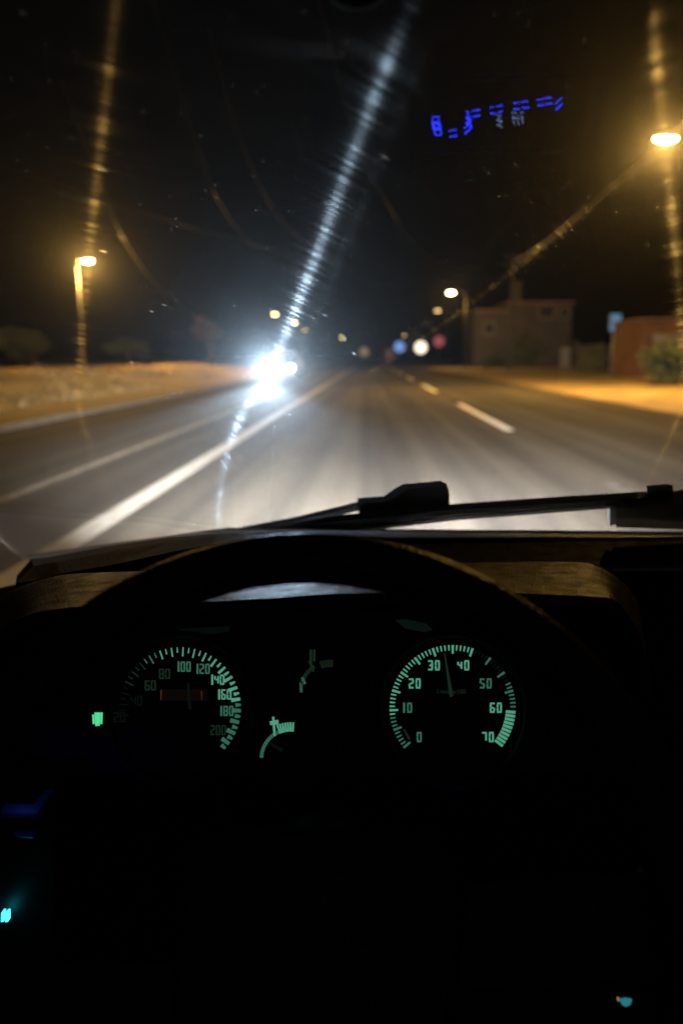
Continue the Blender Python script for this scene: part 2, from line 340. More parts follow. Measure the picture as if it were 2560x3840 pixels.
q = at_y(120, 1341, 84); tree(q.x, 84, 4.6, 3.6, 1.9, 'wide dark tree left of the left street lamp', M_leaf, 1, 4200)
q = at_y(480, 1341, 88); tree(q.x, 88, 3.6, 2.6, 1.3, 'low dark tree right of the left street lamp', M_leaf, 2)
q = at_y(790, 1341, 84); tree(q.x, 84, 5.6, 1.7, 1.3, 'rust-leaved small tree left of the headlights', M_leaf_rust, 8)
q = at_y(-60, 1341, 78); tree(q.x, 78, 4.2, 2.4, 1.6, 'dark tree at the left edge of the photo', M_leaf, 4)
def bush(x, y, r, h, label, seed, leaf=M_leaf):
    t = thing('bush', (x, y, 0), label, 'bush')
    mesh('stem', join(*[tube([(x, y, 0), (x + math.cos(a) * r * .4, y + math.sin(a) * r * .4, h * .6)], [.05, .02], 6) for a in (0, 1.3, 2.6, 3.9, 5.2)]), M_bark, t, True)
    mesh('foliage', foliage((x, y, h * .5), r, h * .52, 1800, .14, seed), leaf, t)
q = at_y(1970, 1341, 82); bush(q.x, 82, 2.6, 3.8, 'big dark bush in front of the house on the right', 11)
q = at_y(1850, 1341, 84); bush(q.x, 84, 1.6, 2.0, 'low bush at the left corner of the dark house', 12)
q = at_y(2240, 1341, 60); bush(q.x, 60, 1.7, 2.3, 'yellow-green bush below the pale blue sign', 13, pbr('olive_leaf', (0.09, 0.08, 0.025), 0.7, var=0.4))
q = at_y(2545, 1341, 34); bush(q.x, 34, 1.6, 2.0, 'dark bush at the right edge below the orange wall', 14)

# ------------------------------------------------------------------ houses on the right
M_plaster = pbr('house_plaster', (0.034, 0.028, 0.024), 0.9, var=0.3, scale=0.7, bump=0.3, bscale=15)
M_brickred = pbr('terracotta_wall', (0.085, 0.034, 0.010), 0.85, var=0.3, scale=1.0, bump=0.3, bscale=12)
M_roof = pbr('roof_tile', (0.14, 0.08, 0.06), 0.85, var=0.3, scale=3)
M_pane = pbr('dark_window_glass', (0.01, 0.012, 0.015), 0.1, var=0.1)
M_frame = pbr('window_frame', (0.16, 0.14, 0.12), 0.6, var=0.2)
def window(t, x, y, z, w, h):
    fr = mesh('window', join(box((x - w / 2 - .05, y - .06, z), (.1, .14, h + .2)), box((x + w / 2 + .05, y - .06, z), (.1, .14, h + .2)), box((x, y - .062, z + h / 2 + .05), (w, .14, .1)), box((x, y - .07, z - h / 2 - .05), (w, .2, .1)), box((x, y - .05, z), (.06, .1, h))), M_frame, t)
    for s in (-1, 1): mesh('pane', box((x + s * w / 4, y - .012, z), (w / 2 - .06, .02, h)), M_pane, fr)
D = 92; a = at_y(1775, 1341, D).x; b_ = at_y(2135, 1341, D).x; mid = at_y(1895, 1341, D).x
ht = thing('house', ((a + b_) / 2, D, 0), 'dark two-storey plaster house with one black upper window, behind the right verge', 'house')
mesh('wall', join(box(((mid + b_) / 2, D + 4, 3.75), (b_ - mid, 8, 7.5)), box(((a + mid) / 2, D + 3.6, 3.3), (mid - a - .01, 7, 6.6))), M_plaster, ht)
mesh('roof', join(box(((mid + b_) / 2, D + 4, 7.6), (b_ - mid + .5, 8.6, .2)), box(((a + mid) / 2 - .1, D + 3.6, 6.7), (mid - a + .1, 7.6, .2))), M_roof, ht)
cx = at_y(1931, 1341, D).x
mesh('chimney', join(box((cx, D + 1.2, 8.8), (1.0, 1.0, 2.4), bev=.05), box((cx, D + 1.2, 10.05), (1.2, 1.2, .14))), M_plaster, ht)
window(ht, at_y(2038, 1341, D).x, D, 6.55, 1.6, 1.4)
window(ht, at_y(2105, 1341, D).x, D, 6.4, .9, 1.2)
window(ht, at_y(1830, 1341, D).x, D + .1, 4.6, 1.1, 1.3)
dr = mesh('door', box((at_y(2118, 1341, D).x, D - .04, 1.2), (1.2, .1, 2.4)), M_frame, ht)
mesh('handle', box((at_y(2118, 1341, D).x + .42, D - .11, 1.15), (.06, .05, .2)), M_steel, dr)
mesh('wall_buttress', box((at_y(2150, 1341, D).x, D - .3, 1.6), (.5, 1.2, 3.2), bev=.05), M_plaster, ht)
D2 = 47; x0 = at_y(2390, 1341, D2).x
st = thing('shed', (x0 + 4, D2, 0), 'orange lit terracotta shed at the right edge behind the verge', 'shed')
mesh('wall', box((x0 + 4.5, D2 + 2.5, 1.7), (9, 5, 3.4)), M_brickred, st)
mesh('roof', box((x0 + 4.5, D2 + 2.4, 3.46), (9.5, 5.7, .12)), M_roof, st)
dd = mesh('shutter_door', box((x0 + 2.0, D2 - .03, 1.3), (2.4, .08, 2.6)), M_frame, st)
D3 = 70; x3 = at_y(2160, 1341, D3).x; x4 = at_y(2400, 1341, D3).x
gw = thing('garden_wall', ((x3 + x4) / 2, D3, 0), 'low dim garden wall between the house and the orange shed', 'wall')
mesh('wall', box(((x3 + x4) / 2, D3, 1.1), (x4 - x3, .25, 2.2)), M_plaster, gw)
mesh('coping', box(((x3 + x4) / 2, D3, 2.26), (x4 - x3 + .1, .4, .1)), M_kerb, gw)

# ------------------------------------------------------------------ oncoming car
M_car = pbr('silver_car_paint', (0.25, 0.26, 0.28), 0.3, 0.6, var=0.05)
M_tyre = pbr('tyre_rubber', (0.02, 0.02, 0.02), 0.8, var=0.2)
M_head = glow('headlight_lens', (0.85, 0.93, 1.0), 200)
def oncoming_car(X, Y):
    t = thing('oncoming_car', (X, Y + 2.1, 0), 'oncoming car with dazzling white headlights in the left lane', 'car')
    def section(y, zb, zt, w, wt):
        return [Vector((X + s * q * w, Y + y, z)) for s, q, z in ((-1, .92, zb), (-1, 1, zb + .18), (-1, 1, zb + (zt - zb) * .55), (-1, wt, zt), (1, wt, zt), (1, 1, zb + (zt - zb) * .55), (1, 1, zb + .18), (1, .92, zb))]
    mesh('body', loft([section(*s) for s in ((0, .3, .62, .62, .9), (.12, .22, .72, .80, .92), (.5, .2, .82, .87, .9), (1.25, .2, .94, .88, .9), (3.0, .2, .98, .88, .9), (3.9, .22, .98, .86, .88), (4.25, .3, .86, .78, .9))]), M_car, t, True)
    mesh('cabin', loft([[Vector((X + s * w, Y + y, z)) for s, w, z in ((-1, wb, .92), (-1, wt, zt), (1, wt, zt), (1, wb, .92))] for y, wb, wt, zt in ((1.15, .78, .74, .95), (1.85, .80, .62, 1.42), (2.9, .80, .62, 1.45), (3.7, .78, .66, 1.0))]), M_pane, t)
    mesh('roof', loft([[Vector((X - .6, Y + y, 1.43)), Vector((X - .5, Y + y, 1.49)), Vector((X + .5, Y + y, 1.49)), Vector((X + .6, Y + y, 1.43))] for y in (1.85, 2.9)]), M_car, t)
    mesh('grille', box((X, Y + .02, .52), (.7, .1, .12), bev=.02), M_black, t)
    mesh('bumper', box((X, Y + .03, .36), (1.5, .16, .16), bev=.04), M_car, t)
    mesh('number_plate', box((X, Y - .065, .38), (.52, .02, .11)), M_kerb, t)
    for s in (-1, 1):
        h = mesh('headlight', lathe((X + s * .56, Y + .12, .64), (0, -1, 0), [(.14, 0), (.15, .06), (.13, .10)], 20), M_steel, t, True)
        mesh('lens', lathe((X + s * .56, Y + .10, .64), (0, -1, 0), [(.12, .082), (.115, .10), (.07, .125), (.01, .132)], 20), M_head, h, True)
        p = Vector((X + s * .56, Y - .08, .64))
        light('headlight_beam', 'SPOT', p, (90000 if s < 0 else 2500), (0.58, 0.78, 1.0), t, (X * .2, 0, 1.25), R(13), 1.0, .09)
        for yy in (.85, 3.35):
            w = mesh('wheel', lathe((X + s * .74, Y + yy, .31), (s, 0, 0), [(.2, 0), (.30, .01), (.31, .05), (.31, .15), (.29, .18), (.2, .18)], 20), M_tyre, t, True)
            mesh('rim', lathe((X + s * .79, Y + yy, .31), (s, 0, 0), [(.19, 0), (.19, .132), (.05, .12)], 16), M_steel, w, True)
        mesh('wing_mirror', box((X + s * .96, Y + 1.55, 1.0), (.18, .1, .12), bev=.03), M_car, t)
oncoming_car(-4.82, 40.5)

# ================================================================== the car one sits in
# ------------------------------------------------------------------ windscreen with its wiper-smeared dirt film
ALPHA = R(33); WB = Vector((0, 0.95, 0.969))
WN = Vector((0, math.sin(ALPHA), math.cos(ALPHA)))     # outward normal
ES = Vector((0, -math.cos(ALPHA), math.sin(ALPHA)))    # up the slope
EX = Vector((1, 0, 0))
def wp(x, s, d=0.0): return WB + EX * x + ES * s + WN * d
def wxs(px, py):
    q = at_plane(px, py, WB, WN) - WB; return q.x, q.dot(ES)
def pivot(p1, k1, p2, k2):
    (x1, s1), (x2, s2) = wxs(*p1), wxs(*p2)
    sa = (x1 - k1 * s1 - x2 + k2 * s2) / (k2 - k1); return wp(x1 - k1 * (s1 - sa), sa)
PIV_A = pivot((385, 520), .36, (1230, 850), .744)
x3_, s3_ = wxs(2480, 300)
PIV_B = wp(x3_ + .39 * .45, s3_ - .45)
def film_material():
    m, N, L = nt('wiper_smeared_dirt_film'); N.remove(N['Principled BSDF']); out = N['Material Output']
    g = N.new('ShaderNodeNewGeometry')
    def vm(op, a, b=None):
        n = N.new('ShaderNodeVectorMath'); n.operation = op
        for i, q in enumerate((a, b)):
            if q is None: continue
            if isinstance(q, bpy.types.NodeSocket): L.new(q, n.inputs[i])
            else: n.inputs[i].default_value = q
        return n.outputs['Value'] if op in ('LENGTH', 'DOT_PRODUCT') else n.outputs['Vector']
    def scl(v, f):
        n = N.new('ShaderNodeVectorMath'); n.operation = 'SCALE'; n.inputs[0].default_value = v; L.new(f, n.inputs['Scale']); return n.outputs['Vector']
    def mt(op, a, b=0.0, c=None, clamp=False):
        n = N.new('ShaderNodeMath'); n.operation = op; n.use_clamp = clamp
        for i, q in enumerate((a, b, c)):
            if q is None: continue
            if isinstance(q, bpy.types.NodeSocket): L.new(q, n.inputs[i])
            else: n.inputs[i].default_value = q
        return n.outputs[0]
    def smooth(v, a, b):
        n = N.new('ShaderNodeMapRange'); n.interpolation_type = 'SMOOTHSTEP'; L.new(v, n.inputs[0]); n.inputs[1].default_value = a; n.inputs[2].default_value = b; return n.outputs[0]
    P = g.outputs['Position']
    def sector(piv):
        r = vm('SUBTRACT', P, tuple(piv)); rs_ = mt('MAXIMUM', vm('DOT_PRODUCT', r, tuple(ES)), SMIN); rx_ = vm('DOT_PRODUCT', r, tuple(EX)); t = vm('NORMALIZE', vm('ADD', scl(tuple(EX), rs_), scl(tuple(-ES), rx_)))
        rad = vm('LENGTH', r); ang = mt('ARCTAN2', vm('DOT_PRODUCT', r, tuple(EX)), vm('DOT_PRODUCT', r, tuple(ES)))
        return t, rad, ang
    ta, ra, aa = sector(PIV_A); tb, rb, ab = sector(PIV_B)
    px = vm('DOT_PRODUCT', P, tuple(EX)); psl = vm('DOT_PRODUCT', vm('SUBTRACT', P, tuple(WB)), tuple(ES))
    wn_ = N.new('ShaderNodeTexWhiteNoise'); wn_.noise_dimensions = '3D'; L.new(vm('MULTIPLY', P, (40000, 40000, 40000)), wn_.inputs[0])
    jit = scl(tuple(ES), mt('MULTIPLY_ADD', wn_.outputs['Value'], 2 * JIT, -JIT))
    T = vm('NORMALIZE', vm('ADD', ta, jit)); TB = vm('NORMALIZE', vm('ADD', tb, jit))
    in_b = smooth(px, SPLIT_A, SPLIT_X)                       # the second wiper's sector, right
    rad, ang = ra, aa
    def noise_(vx, vy, scale, detail=3, rough=.5):
        c = N.new('ShaderNodeCombineXYZ'); L.new(vx, c.inputs[0]); L.new(vy, c.inputs[1])
        n = N.new('ShaderNodeTexNoise'); n.inputs['Scale'].default_value = scale; n.inputs['Detail'].default_value = detail; n.inputs['Roughness'].default_value = rough
        L.new(c.outputs[0], n.inputs[0]); return n.outputs[0]
    def smear(rad, ang):
        rings = smooth(noise_(mt('MULTIPLY', rad, 230), mt('MULTIPLY', ang, 1.5), 1.0, 3, .6), .46, .64)
        broad = smooth(noise_(mt('MULTIPLY', rad, 26), mt('MULTIPLY', ang, 5), 1.0, 2), .30, .72)
        return mt('MULTIPLY', mt('MULTIPLY_ADD', rings, .82, .18), mt('MULTIPLY_ADD', broad, .75, .25))
    patch = smooth(noise_(px, psl, 7.0, 4), .35, .7)
    # fine dust, little curved scratches and dried droplets
    def specks(scale, stretch, dens, size, seed):
        c = N.new('ShaderNodeCombineXYZ'); L.new(mt('MULTIPLY', rad, 1.0), c.inputs[0]); L.new(mt('MULTIPLY', ang, stretch), c.inputs[1]); c.inputs[2].default_value = seed
        vo = N.new('ShaderNodeTexVoronoi'); vo.inputs['Scale'].default_value = scale; L.new(c.outputs[0], vo.inputs[0])
        near = smooth(vo.outputs['Distance'], size, size * .4)
        sep = N.new('ShaderNodeSeparateColor'); L.new(vo.outputs['Color'], sep.inputs[0])
        return mt('MULTIPLY', near, mt('MULTIPLY', mt('GREATER_THAN', sep.outputs[0], 1 - dens), sep.outputs[1]))
    dust = mt('ADD', mt('ADD', specks(170, .10, .07, .16, 0), specks(300, .5, .14, .16, 3)), specks(90, .05, .03, .16, 6), clamp=True)
    def hair(u, v, tan, col=(1, 1, 1)):
        h = N.new('ShaderNodeBsdfHair'); h.component = 'Transmission'
        h.inputs['RoughnessU'].default_value = u; h.inputs['RoughnessV'].default_value = v; h.inputs['Color'].default_value = tuple(col) + (1,)
        if tan is not None: L.new(tan, h.inputs['Tangent'])
        return h.outputs[0]
    wn2 = N.new('ShaderNodeTexWhiteNoise'); wn2.noise_dimensions = '3D'; L.new(vm('MULTIPLY', P, (51000, 47000, 53000)), wn2.inputs[0])
    ra_ = mt('MULTIPLY', wn2.outputs['Value'], math.pi)
    ex_ = vm('ADD', scl(tuple(EX), mt('COSINE', ra_)), scl(tuple(ES), mt('SINE', ra_)))   # dust and grease scatter every way
    tr = N.new('ShaderNodeBsdfTransparent'); cur = tr.outputs[0]
    def over(fac, sh):
        nonlocal cur
        n = N.new('ShaderNodeMixShader')
        if isinstance(fac, bpy.types.NodeSocket): L.new(fac, n.inputs[0])
        else: n.inputs[0].default_value = fac
        L.new(cur, n.inputs[1]); L.new(sh, n.inputs[2]); cur = n.outputs[0]
    fade = mt('MULTIPLY_ADD', smooth(px, FADE_A, FADE_B), -.68, 1.0)
    fade = mt('MULTIPLY', fade, mt('MULTIPLY_ADD', smooth(ra, R_WIPED - .012, R_WIPED + .008), -.8, 1.0))   # beyond the blade's reach
    over(mt('MULTIPLY', mt('MULTIPLY', smear(ra, aa), fade), W_STREAK), hair(U_STREAK, V_STREAK, T))
    over(mt('MULTIPLY', mt('MULTIPLY', smear(rb, ab), in_b), W_STREAK), hair(U_STREAK, V_STREAK, TB))
    over(mt('MULTIPLY_ADD', patch, W_VEIL, W_VEIL), hair(.30, .30, ex_))
    over(.0014, hair(.009, .009, ex_))
    over(W_GLARE, hair(.02, .02, ex_))
    over(.0010, hair(.06, .06, ex_))
    unwiped = smooth(mt('MULTIPLY_ADD', psl, -EDGE_K, px), EDGE_X - .001, EDGE_X + .05)
    over(mt('MULTIPLY', dust, W_DUST), hair(.045, .045, ex_))
    over(mt('MULTIPLY', unwiped, W_UNWIPED), hair(.22, .22, ex_, (1, .95, .85)))
    L.new(cur, out.inputs['Surface'])
    return m
JIT = .004; W_GLARE = 0.0016; SMIN = .6 * (wxs(1040, 1380)[1] - (PIV_A - WB).dot(ES))
SPLIT_A, SPLIT_X = wxs(2270, 500)[0], wxs(2350, 500)[0]; R_WIPED = (at_plane(1470, 185, WB, WN) - PIV_A).length; FADE_A, FADE_B = wxs(1550, 700)[0], wxs(1750, 700)[0]; (_xa, _sa), (_xb, _sb) = wxs(2536, 350), wxs(2548, 1150); EDGE_K = (_xb - _xa) / (_sb - _sa); EDGE_X = _xa - EDGE_K * _sa
W_STREAK, U_STREAK, V_STREAK, W_VEIL, W_DUST, W_UNWIPED = 0.0054, 0.0010, 0.18, 0.00003, 0.10, 0.012
def glass_material():
    m, N, L = nt('windscreen_glass'); N.remove(N['Principled BSDF']); out = N['Material Output']
    fr = N.new('ShaderNodeFresnel'); fr.inputs[0].default_value = 1.5
    gq = N.new('ShaderNodeNewGeometry'); mr = N.new('ShaderNodeMapRange'); L.new(gq.outputs['Backfacing'], mr.inputs[0]); mr.inputs[3].default_value = 1.5; mr.inputs[4].default_value = 1 / 1.5; L.new(mr.outputs[0], fr.inputs[0])
    tr = N.new('ShaderNodeBsdfTransparent'); tr.inputs[0].default_value = (.985, .99, .985, 1)
    gl = N.new('ShaderNodeBsdfGlossy'); gl.inputs['Roughness'].default_value = 0.0
    mx = N.new('ShaderNodeMixShader'); L.new(fr.outputs[0], mx.inputs[0]); L.new(tr.outputs[0], mx.inputs[1]); L.new(gl.outputs[0], mx.inputs[2]); L.new(mx.outputs[0], out.inputs['Surface'])
    return m
XL, XR, SB, ST = -0.52, 0.98, -0.01, 0.84
ws = thing('windscreen', wp((XL + XR) / 2, SB), 'smeared dusty windscreen glass in front of the night road', 'windscreen')
SBL = SB - .13
mesh('glass', prism([wp(XL, SBL), wp(-.19, SB), wp(XR, SB), wp(XR - .08, ST), wp(XL + .08, ST)], WN * .005), glass_material(), ws)
mesh('dirt_film', ([wp(XL, SBL, .0065), wp(-.19, SB, .0065), wp(XR, SB, .0065), wp(XR - .08, ST, .0065), wp(XL + .08, ST, .0065)], [(0, 1, 2, 3, 4)]), film_material(), ws)
mesh('black_border', prism([wp(XL, SBL - .05, .0075), wp(-.19, SB - .05, .0075), wp(XR, SB - .05, .0075), wp(XR, SB + .010, .0075), wp(-.19, SB + .010, .0075), wp(XL, SBL + .010, .0075)], WN * .003), M_rubber, ws)

# ------------------------------------------------------------------ own car shell (roof, pillars, doors, bonnet) and headlight beams
M_headliner = pbr('grey_headliner', (0.06, 0.058, 0.055), 0.95, var=0.2, scale=40)
cb = thing('car_shell', (0.3, 0.3, 0.2), 'dark shell of the car one sits in, round the windscreen', 'car body')
mesh('roof', box((.23, -.62, 1.50), (1.5, 1.75, .05)), M_headliner, cb)
for xx, s in ((XL, -1), (XR, 1)):
    mesh('pillar', tube([wp(xx + s * .03, SB, -.01), wp(xx + s * .03 - s * .08, ST, -.01)], .045, 8), M_headliner, cb, True)
    mesh('door', box((xx + s * .05, -.05, .55), (.08, 1.8, .72), bev=.03), M_black, cb)
    mesh('rear_pillar_blocker', box((xx + s * .0, -.95, 1.2), (.08, 1.1, .6)), M_headliner, cb)  # unseen rear pillar, lengthened to keep street light out of the cabin
mesh('rear_light_block', box((.23, -1.5, .85), (1.6, .06, 1.35)), M_headliner, cb)  # unseen wall added to close the cabin and keep it dark
mesh('floor', box((.23, -.3, .15), (1.6, 2.6, .06)), M_black, cb)
mesh('bonnet', grid(lambda u, v: Vector((-.6 + 1.66 * u, 1.0 + .75 * v, .90 - .16 * v - .12 * v * v - .05 * (2 * u - 1) ** 2)), 10, 8), M_car, cb, True)
for s in (-1, 1):
    p = Vector((.23 + s * .62, 1.80, .62))
    light('low_beam', 'SPOT', p, 35000, (1.0, 0.96, 0.91), cb, (p.x * .7, 15, -.2), R(72), 1.0, .08).scale = (1, .36, 1)

# ------------------------------------------------------------------ rear view mirror at the top
rm = at_y(1335, -60, .36)
mt_ = thing('mirror_mount', rm, 'small rounded mirror mount hanging in at the top edge', 'mirror mount')
mesh('housing', loft([[rm + Vector((math.cos(a) * w, yy, math.sin(a) * w * .55)) for a in [k * math.pi / 8 for k in range(16)]] for yy, w in ((-.008, .006), (-.006, .011), (.0, .0135), (.010, .012), (.014, .006))]), pbr('mirror_housing_black', (.015, .014, .013), 1.0, var=.2, spec=0.0), mt_, True)
mesh('stem', tube([rm + Vector((0, .008, .004)), rm + Vector((0, .02, .05))], .005, 8), M_black, mt_, True)

# ------------------------------------------------------------------ windscreen wiper (outside the glass)
def wpl(px, py, d): return at_plane(px, py, WB + WN * d, WN)
wt = thing('windscreen_wiper', wpl(1900, 1900, .02), 'black wiper lying across the windscreen above the dashboard', 'wiper')
def slab(poly, d0, d1): return prism([wpl(x, y, d0) for x, y in poly], WN * (d1 - d0))
mesh('blade', slab([(900, 2010), (1280, 1952), (1700, 1912), (2120, 1884), (2500, 1862), (2500, 1888), (2120, 1918), (1700, 1946), (1280, 1985), (900, 2040)], .012, .020), M_rubber, wt)
mesh('rubber_lip', slab([(920, 2036), (1700, 1940), (2500, 1882), (2505, 1890), (1700, 1952), (920, 2046)], .0085, .012), M_rubber, wt)
mesh('end_cap', slab([(2425, 1848), (2500, 1842), (2524, 1846), (2522, 1885), (2430, 1892)], .0115, .0205), M_rubber, wt)
mesh('arm', slab([(700, 2030), (1100, 1955), (1250, 1920), (1345, 1896), (1352, 1914), (1250, 1938), (1100, 1975), (700, 2050)], .026, .032), M_rubber, wt)
br = mesh('bracket', slab([(1340, 1886), (1440, 1878), (1480, 1850), (1510, 1834), (1650, 1822), (1674, 1832), (1684, 1860), (1684, 1900), (1600, 1912), (1480, 1922), (1345, 1928)], .0205, .027), M_rubber, wt)
mesh('pin', lathe(wpl(1505, 1890, .027), WN, [(.004, -.002), (.004, .003), (.003, .004)], 10), M_steel, br, True)
mesh('pin', lathe(wpl(1545, 1892, .027), WN, [(.004, -.002), (.004, .003), (.003, .004)], 10), M_steel, br, True)
wv = thing('wiper_arm_cover', wpl(2430, 1960, .012), 'grey moulded wiper arm cover at the right end of the blade', 'wiper cover')
mesh('cover', slab([(2308, 1905), (2420, 1912), (2600, 1885), (2700, 1890), (2700, 1990), (2308, 1978)], .0115, .030), pbr('grey_wiper_cover', (.3, .28, .26), .5, var=.15), wv)
mesh('glint_edge', slab([(2284, 1905), (2308, 1905), (2308, 1968), (2284, 1972)], .0112, .028), pbr('painted_glint', (.85, .85, .83), .4, var=.1), wv)  # near-white strip standing in for a glint on the cover edge

# ------------------------------------------------------------------ dashboard
XD0, XD1 = -0.62, 1.05
prof = [(.955, .967), (.935, .968), (.915, .968), (.900, .968), (.80, .972), (.735, .985), (.70, .980), (.665, .955), (.64, .90), (.63, .80), (.60, .68), (.62, .45), (.70, .25)]
dash = thing('dashboard', (.23, .64, .25), 'black dashboard below the windscreen', 'dashboard')
def dash_pt(u, v):
    i = v * (len(prof) - 1); k = min(int(i), len(prof) - 2); f = i - k
    yy = prof[k][0] * (1 - f) + prof[k + 1][0] * f; zz = prof[k][1] * (1 - f) + prof[k + 1][1] * f
    x = XD0 + (XD1 - XD0) * u
    return Vector((x, yy, zz + (.012 * (x - .1) - .22 * max(0, -.19 - x)) * (1 - max(0, (v - .5) * 2))))
mesh('top_panel', grid(dash_pt, 40, 48), M_dash_flat, dash, True)
# instrument hood: trace of rear crest, top and front lip
back = [(-170, 2700), (-140, 2480), (-70, 2320), (60, 2215), (200, 2166), (320, 2150), (640, 2140), (1000, 2130), (1240, 2124), (1750, 2110), (2120, 2107), (2230, 2124), (2330, 2190), (2400, 2310), (2436, 2450), (2450, 2640)]
lip = [(-150, 2720), (-110, 2520), (-40, 2400), (80, 2318), (210, 2290), (330, 2280), (660, 2268), (1000, 2252), (1240, 2236), (1750, 2226), (2120, 2238), (2225, 2244), (2318, 2262), (2385, 2360), (2425, 2470), (2440, 2650)]
def crv(l): return curve_pts([(x, y, 0) for x, y in l], 4)
B_, L_ = crv(back), crv(lip)
rings = []
for k in range(len(B_)):
    b3 = at_y(B_[k].x, B_[k].y, .66); l3 = at_y(L_[k].x, L_[k].y, .50); bul = (b3 + l3) / 2 + Vector((0, 0, .001))
    low = at_y(B_[k].x, B_[k].y, .68) + Vector((0, .0, -.05))
    und = l3 + Vector((0, .008, -.008)); inn = at_y(L_[k].x, L_[k].y + 40, .56)
    arc = curve_pts([low, b3 + Vector((0, .004, -.006)), b3 + Vector((0, -.012, .002)), bul, l3 + Vector((0, .010, .0)), l3, und, inn], 3)
    rings.append(arc)
mesh('instrument_hood', loft(rings, closed=False), M_dash_top, dash, True)
# grey cowl panel at the left foot of the glass
ctop = [(70, 2152), (118, 2096), (190, 2088), (385, 2050), (640, 2014), (800, 2000), (1000, 1994)]
cbot = [(60, 2186), (140, 2176), (230, 2150), (420, 2118), (660, 2066), (800, 2040), (1000, 2020)]
T3 = [at_y(x, y, .90 + .00003 * (x - 800)) for x, y in ctop]; B3 = [at_y(x, y, .74) for x, y in cbot]
mesh('cowl_panel', loft([[b + Vector((0, 0, -.03)), b, b.lerp(t, .5) + Vector((0, 0, .003)), t, t + Vector((0, .004, -.03))] for b, t in zip(B3, T3)]), M_cowl, dash)
# ------------------------------------------------------------------ instrument cluster
CN = Vector((0, -math.cos(R(22)), math.sin(R(22)))); CP = EYE + ray(1230, 2655) * .60
def cpl(x, y, d=0.0): return at_plane(x, y, CP + CN * d, CN)
ic = thing('instrument_cluster', cpl(1230, 2900), 'instrument cluster with green glowing dials behind the steering wheel', 'instrument cluster')
outline = [(120, 2560), (220, 2430), (420, 2345), (800, 2305), (1240, 2296), (1700, 2300), (2080, 2340), (2240, 2420), (2330, 2560), (2330, 2900), (120, 2900)]
mesh('panel', prism([cpl(x, y) for x, y in outline], -CN * .02), M_face, ic)
for (cx_, cy_, rr) in ((675, 2655, 262), (1696, 2655, 268)):
    c3 = cpl(cx_, cy_); rad = (cpl(cx_ + rr, cy_) - c3).length
    # thin black bezel ring standing proud of the panel
    ax = CN; a_ = ax.orthogonal().normalized(); b2 = ax.cross(a_); rg = []
    for k in range(49):
        th = 2 * math.pi * k / 48; dr_ = a_ * math.cos(th) + b2 * math.sin(th)
        rg.append([c3 + dr_ * (rad + o) + ax * h for o, h in ((-.001, .0005), (0, .006), (.003, .007), (.005, .0005))])
    mesh('bezel_ring', loft(rg, closed=False), M_black, ic, True)
GREEN = (0.16, 0.62, 0.40)
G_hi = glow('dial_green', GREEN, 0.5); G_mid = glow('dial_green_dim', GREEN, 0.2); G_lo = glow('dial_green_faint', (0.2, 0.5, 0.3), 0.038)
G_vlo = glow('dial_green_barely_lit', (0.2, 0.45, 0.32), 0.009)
def quad(p0, p1, w0, w1, d=.001):
    (x0, y0), (x1, y1) = p0, p1; l = math.hypot(x1 - x0, y1 - y0) or 1; nx, ny = -(y1 - y0) / l, (x1 - x0) / l
    return prism([cpl(x0 + nx * w0 / 2, y0 + ny * w0 / 2, d), cpl(x1 + nx * w1 / 2, y1 + ny * w1 / 2, d), cpl(x1 - nx * w1 / 2, y1 - ny * w1 / 2, d), cpl(x0 - nx * w0 / 2, y0 - ny * w0 / 2, d)], -CN * .0005)
SEG = {'0': 'abcdef', '1': 'bc', '2': 'abged', '3': 'abgcd', '4': 'fgbc', '5': 'afgcd', '6': 'afgedc', '7': 'abc', '8': 'abcdefg', '9': 'abcdfg'}
def number(txt, cx, cy, w=19, h=38, st=6.2, gap=7, slant=2):
    tot = len(txt) * w + (len(txt) - 1) * gap; out = []
    for i, ch in enumerate(txt):
        x0 = cx - tot / 2 + i * (w + gap); xm, x1 = x0 + st / 2, x0 + w - st / 2; t_, m_, b_2 = cy - h / 2 + st / 2, cy, cy + h / 2 - st / 2
        S = {'a': ((x0 + 1, t_), (x1 + st / 2 - 1, t_)), 'g': ((xm + 3, m_), (x1 - 3, m_)), 'd': ((x0 + 1, b_2), (x1 + st / 2 - 1, b_2)), 'f': ((xm, t_ + st / 2), (xm, m_ - 1)), 'e': ((xm, m_ + 1), (xm, b_2 - st / 2)), 'b': ((x1, t_ + st / 2), (x1, m_ - 1)), 'c': ((x1, m_ + 1), (x1, b_2 - st / 2))}
        S['b'] = ((x1, t_ + st / 2), (x1, m_)); S['c'] = ((x1, m_), (x1, b_2 - st / 2))
        if ch == '1': out.append(quad((x1 - 1, t_ - st / 2), (x1 - 1, b_2 + st / 2), st * 1.25, st * 1.25)); continue
        for s in SEG[ch]: out.append(quad(*S[s], st, st))
    return join(*out)
def pol(c, r, deg): return (c[0] + r * math.cos(R(deg)), c[1] - r * math.sin(R(deg)))
